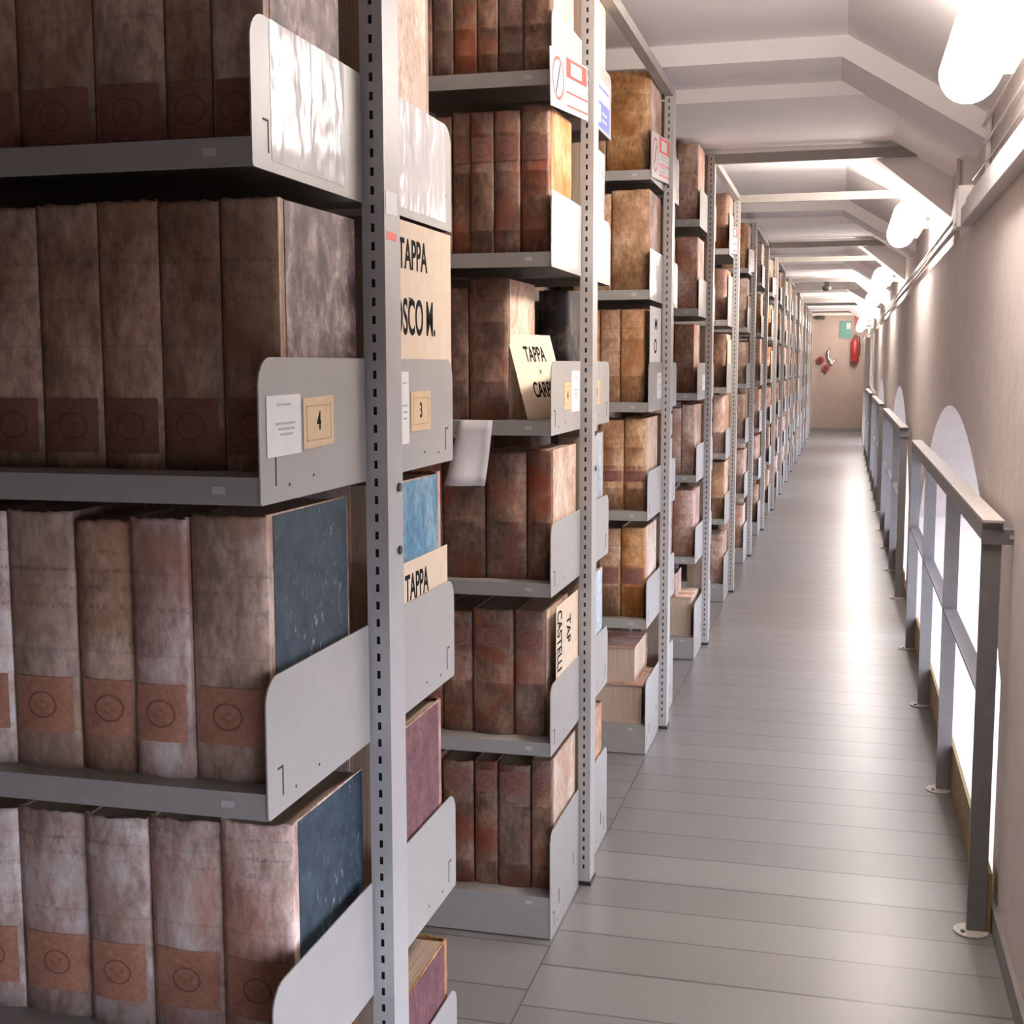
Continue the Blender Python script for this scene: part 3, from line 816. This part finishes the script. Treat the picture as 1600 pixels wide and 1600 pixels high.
tag(MB().tube([(.36, 18.4, 2.0), (.36, 18.4, 1.25), (.38, 18.2, 1.17), (.41, 17.9, 1.13)], .02, 10).build('conduit_pipe', M['plastic_white']), 'pale pipe bending down beside the last railing', 'pipe', 'cables and pipes on the aisle wall')

# ------------------------------------------------------------------ railings
def make_railing():
    t = thing('railing', '', 'railing')
    for i in range(4):
        y = .004 + 1.176 * i
        p = MB().box(-.024, .024, y - .008, y + .008, .004, 1.052).build('post', M['rail'], t)
        m = MB(); m.tube([(-.012, y - .004, 0), (-.012, y - .004, .005)], .045, 18); m.build('foot_plate', M['rail_top'], p)
        MB().tube([(-.034, y - .020, .005), (-.034, y - .020, .009)], .006, 8).build('screw', M['bolt'], p)
    MB().box(-.026, .026, -.03, 3.56, 1.099, 1.108).build('handrail', [M['rail_top']], t, bevel=.002)
    MB().box(-.025, .025, -.008, 3.545, 1.052, 1.0992).build('rail_underside', M['rail'], t)
    MB().box(-.022, .022, .014, 3.52, .648, .656).build('mid_rail', M['rail'], t)
    tb = MB().box(.026, .036, -.004, 3.56, .0, .165).build('toe_board', M['yellow'], t); tb['label'] = 'ochre yellow toe board'
    for y in (0.0, 3.53):
        b = MB().box(-.026, .056, y - .014, y + .002, 1.043, 1.082).build('wall_bracket', M['rail'], t)
        MB().tube([(.046, y - .017, 1.063), (.046, y - .014, 1.063)], .006, 10).build('bolt', M['chrome'], b)
    return t
r0 = make_railing()
for i, y in enumerate((3.452, 8.50, 13.55, 18.60)):
    o = r0 if i == 0 else copy_tree(r0)
    o.location = (.379, y, 0)
    tag(o, ('brown-grey steel railing before the first window arch', 'brown-grey steel railing before the second window arch', 'brown-grey steel railing before the third window arch', 'brown-grey steel railing before the fourth window arch')[i], 'railing', 'railings before the window arches')

# ------------------------------------------------------------------ on the end wall
ye = Y1 - .001
t = thing('fire_extinguisher', 'red fire extinguisher hanging on the end wall', 'fire extinguisher', (.22, ye - .10, 1.55))
MB().tube([(0, 0, 0), (0, 0, .02), (0, 0, .46), (.0, 0, .53), (0, 0, .56)], [.07, .085, .085, .05, .025], 16).build('cylinder', M['red_paint'], t)
MB().box(-.03, .03, -.02, .02, .56, .62).build('valve', M['black'], t)
MB().tube([(.02, 0, .6), (.10, -.03, .56), (.11, -.04, .35), (.10, -.04, .15)], .012, 8).build('hose', M['black'], t)
MB().box(-.04, .04, .0, .10, .30, .34).build('wall_hook', M['black'], t)
o = MB().box(.20, .33, ye - .012, ye, 2.30, 2.62).build('fire_point_sign', M['red_paint']); tag(o, 'upright red sign on the end wall above the fire extinguisher', 'sign')
t = thing('exit_sign', 'green sign with a white arrow field on the end wall', 'sign', (0, ye, 2.28))
MB().box(-.12, .14, -.015, 0, -.18, .20).build('sign_plate', M['green'], t)
MB().box(.03, .12, -.018, -.015, .02, .16).build('pictogram', M['sign_white'], t)
for x, z, lb in ((-.52, 1.60, 'upper of two round red alarm buttons on the end wall'), (-.40, 1.42, 'lower of two round red alarm buttons on the end wall')):
    t = thing('alarm_button', lb, 'alarm button', (x, ye, z), 0, 'round red alarm buttons')
    MB().tube([(0, 0, 0), (0, -.05, 0)], .085, 16).build('base', M['red_paint'], t)
    MB().tube([(0, -.05, 0), (0, -.07, 0)], .04, 12).build('push_button', M['black'], t)
t = thing('valve_tap', 'shiny metal valve with a curved pipe on the end wall', 'valve', (-.27, ye, 1.65))
MB().tube([(-.05, -.03, .22), (-.09, -.05, .12), (-.08, -.06, 0), (0, -.06, -.10), (.08, -.05, -.02)], .022, 10).build('curved_pipe', M['chrome'], t)
MB().tube([(0, 0, -.1), (0, -.12, -.1)], .04, 12).build('outlet', M['chrome'], t)
t = thing('wall_camera', 'small dark device high on the end wall', 'camera', (-.55, ye, 2.55))
MB().box(-.10, .10, -.14, 0, -.03, .05).build('housing', M['black'], t, bevel=.01)
MB().tube([(0, -.14, 0), (0, -.17, 0)], .025, 10).build('lens', M['dark'], t)

# ------------------------------------------------------------------ daylight
wd = bpy.data.worlds.new('World'); scene.world = wd; wd.use_nodes = True
bg = wd.node_tree.nodes['Background']
bg.inputs[0].default_value = (.79, .83, 1.0, 1); bg.inputs[1].default_value = 7.0
for a in ARCH:                                   # portals guide the sky light through the window arches
    L = bpy.data.lights.new('portal', 'AREA'); L.shape = 'RECTANGLE'; L.size = 2 * HALF; L.size_y = 1.35
    L.cycles.is_portal = True
    o = bpy.data.objects.new('portal', L); col.objects.link(o)
    o.matrix_world = Matrix(((0, 0, 1, XW + THICK + .13), (1, 0, 0, a), (0, 1, 0, .72), (0, 0, 0, 1)))

# ------------------------------------------------------------------ camera
F_PX, YAW, PITCH, ROLL = 1995.545, .253044, .114289, -.001839
cy, sy, cp, sp, cr, sr = math.cos(YAW), math.sin(YAW), math.cos(PITCH), math.sin(PITCH), math.cos(ROLL), math.sin(ROLL)
fwd = Vector((-sy * cp, cy * cp, -sp)); right = Vector((cy, sy, 0)); up = right.cross(fwd)
r2 = right * cr + up * sr; u2 = up * cr - right * sr
cam = bpy.data.cameras.new('camera'); cam.sensor_width = 36; cam.lens = F_PX / 1600 * 36; cam.clip_start = .02
co = bpy.data.objects.new('camera', cam); col.objects.link(co)
mm = Matrix((r2, u2, -fwd)).transposed().to_4x4(); mm.translation = (0, 0, 1.5)
co.matrix_world = mm
scene.camera = co

vs = scene.view_settings
scene.display_settings.display_device = 'sRGB'
vs.view_transform = 'Standard'; vs.look = 'None'; vs.exposure = 0.0; vs.gamma = 1.0; vs.use_curve_mapping = False
cy_ = scene.cycles
cy_.use_denoising = True
cy_.max_bounces = 8; cy_.diffuse_bounces = 5; cy_.glossy_bounces = 3; cy_.sample_clamp_indirect = 8
cy_.caustics_reflective = False; cy_.caustics_refractive = False
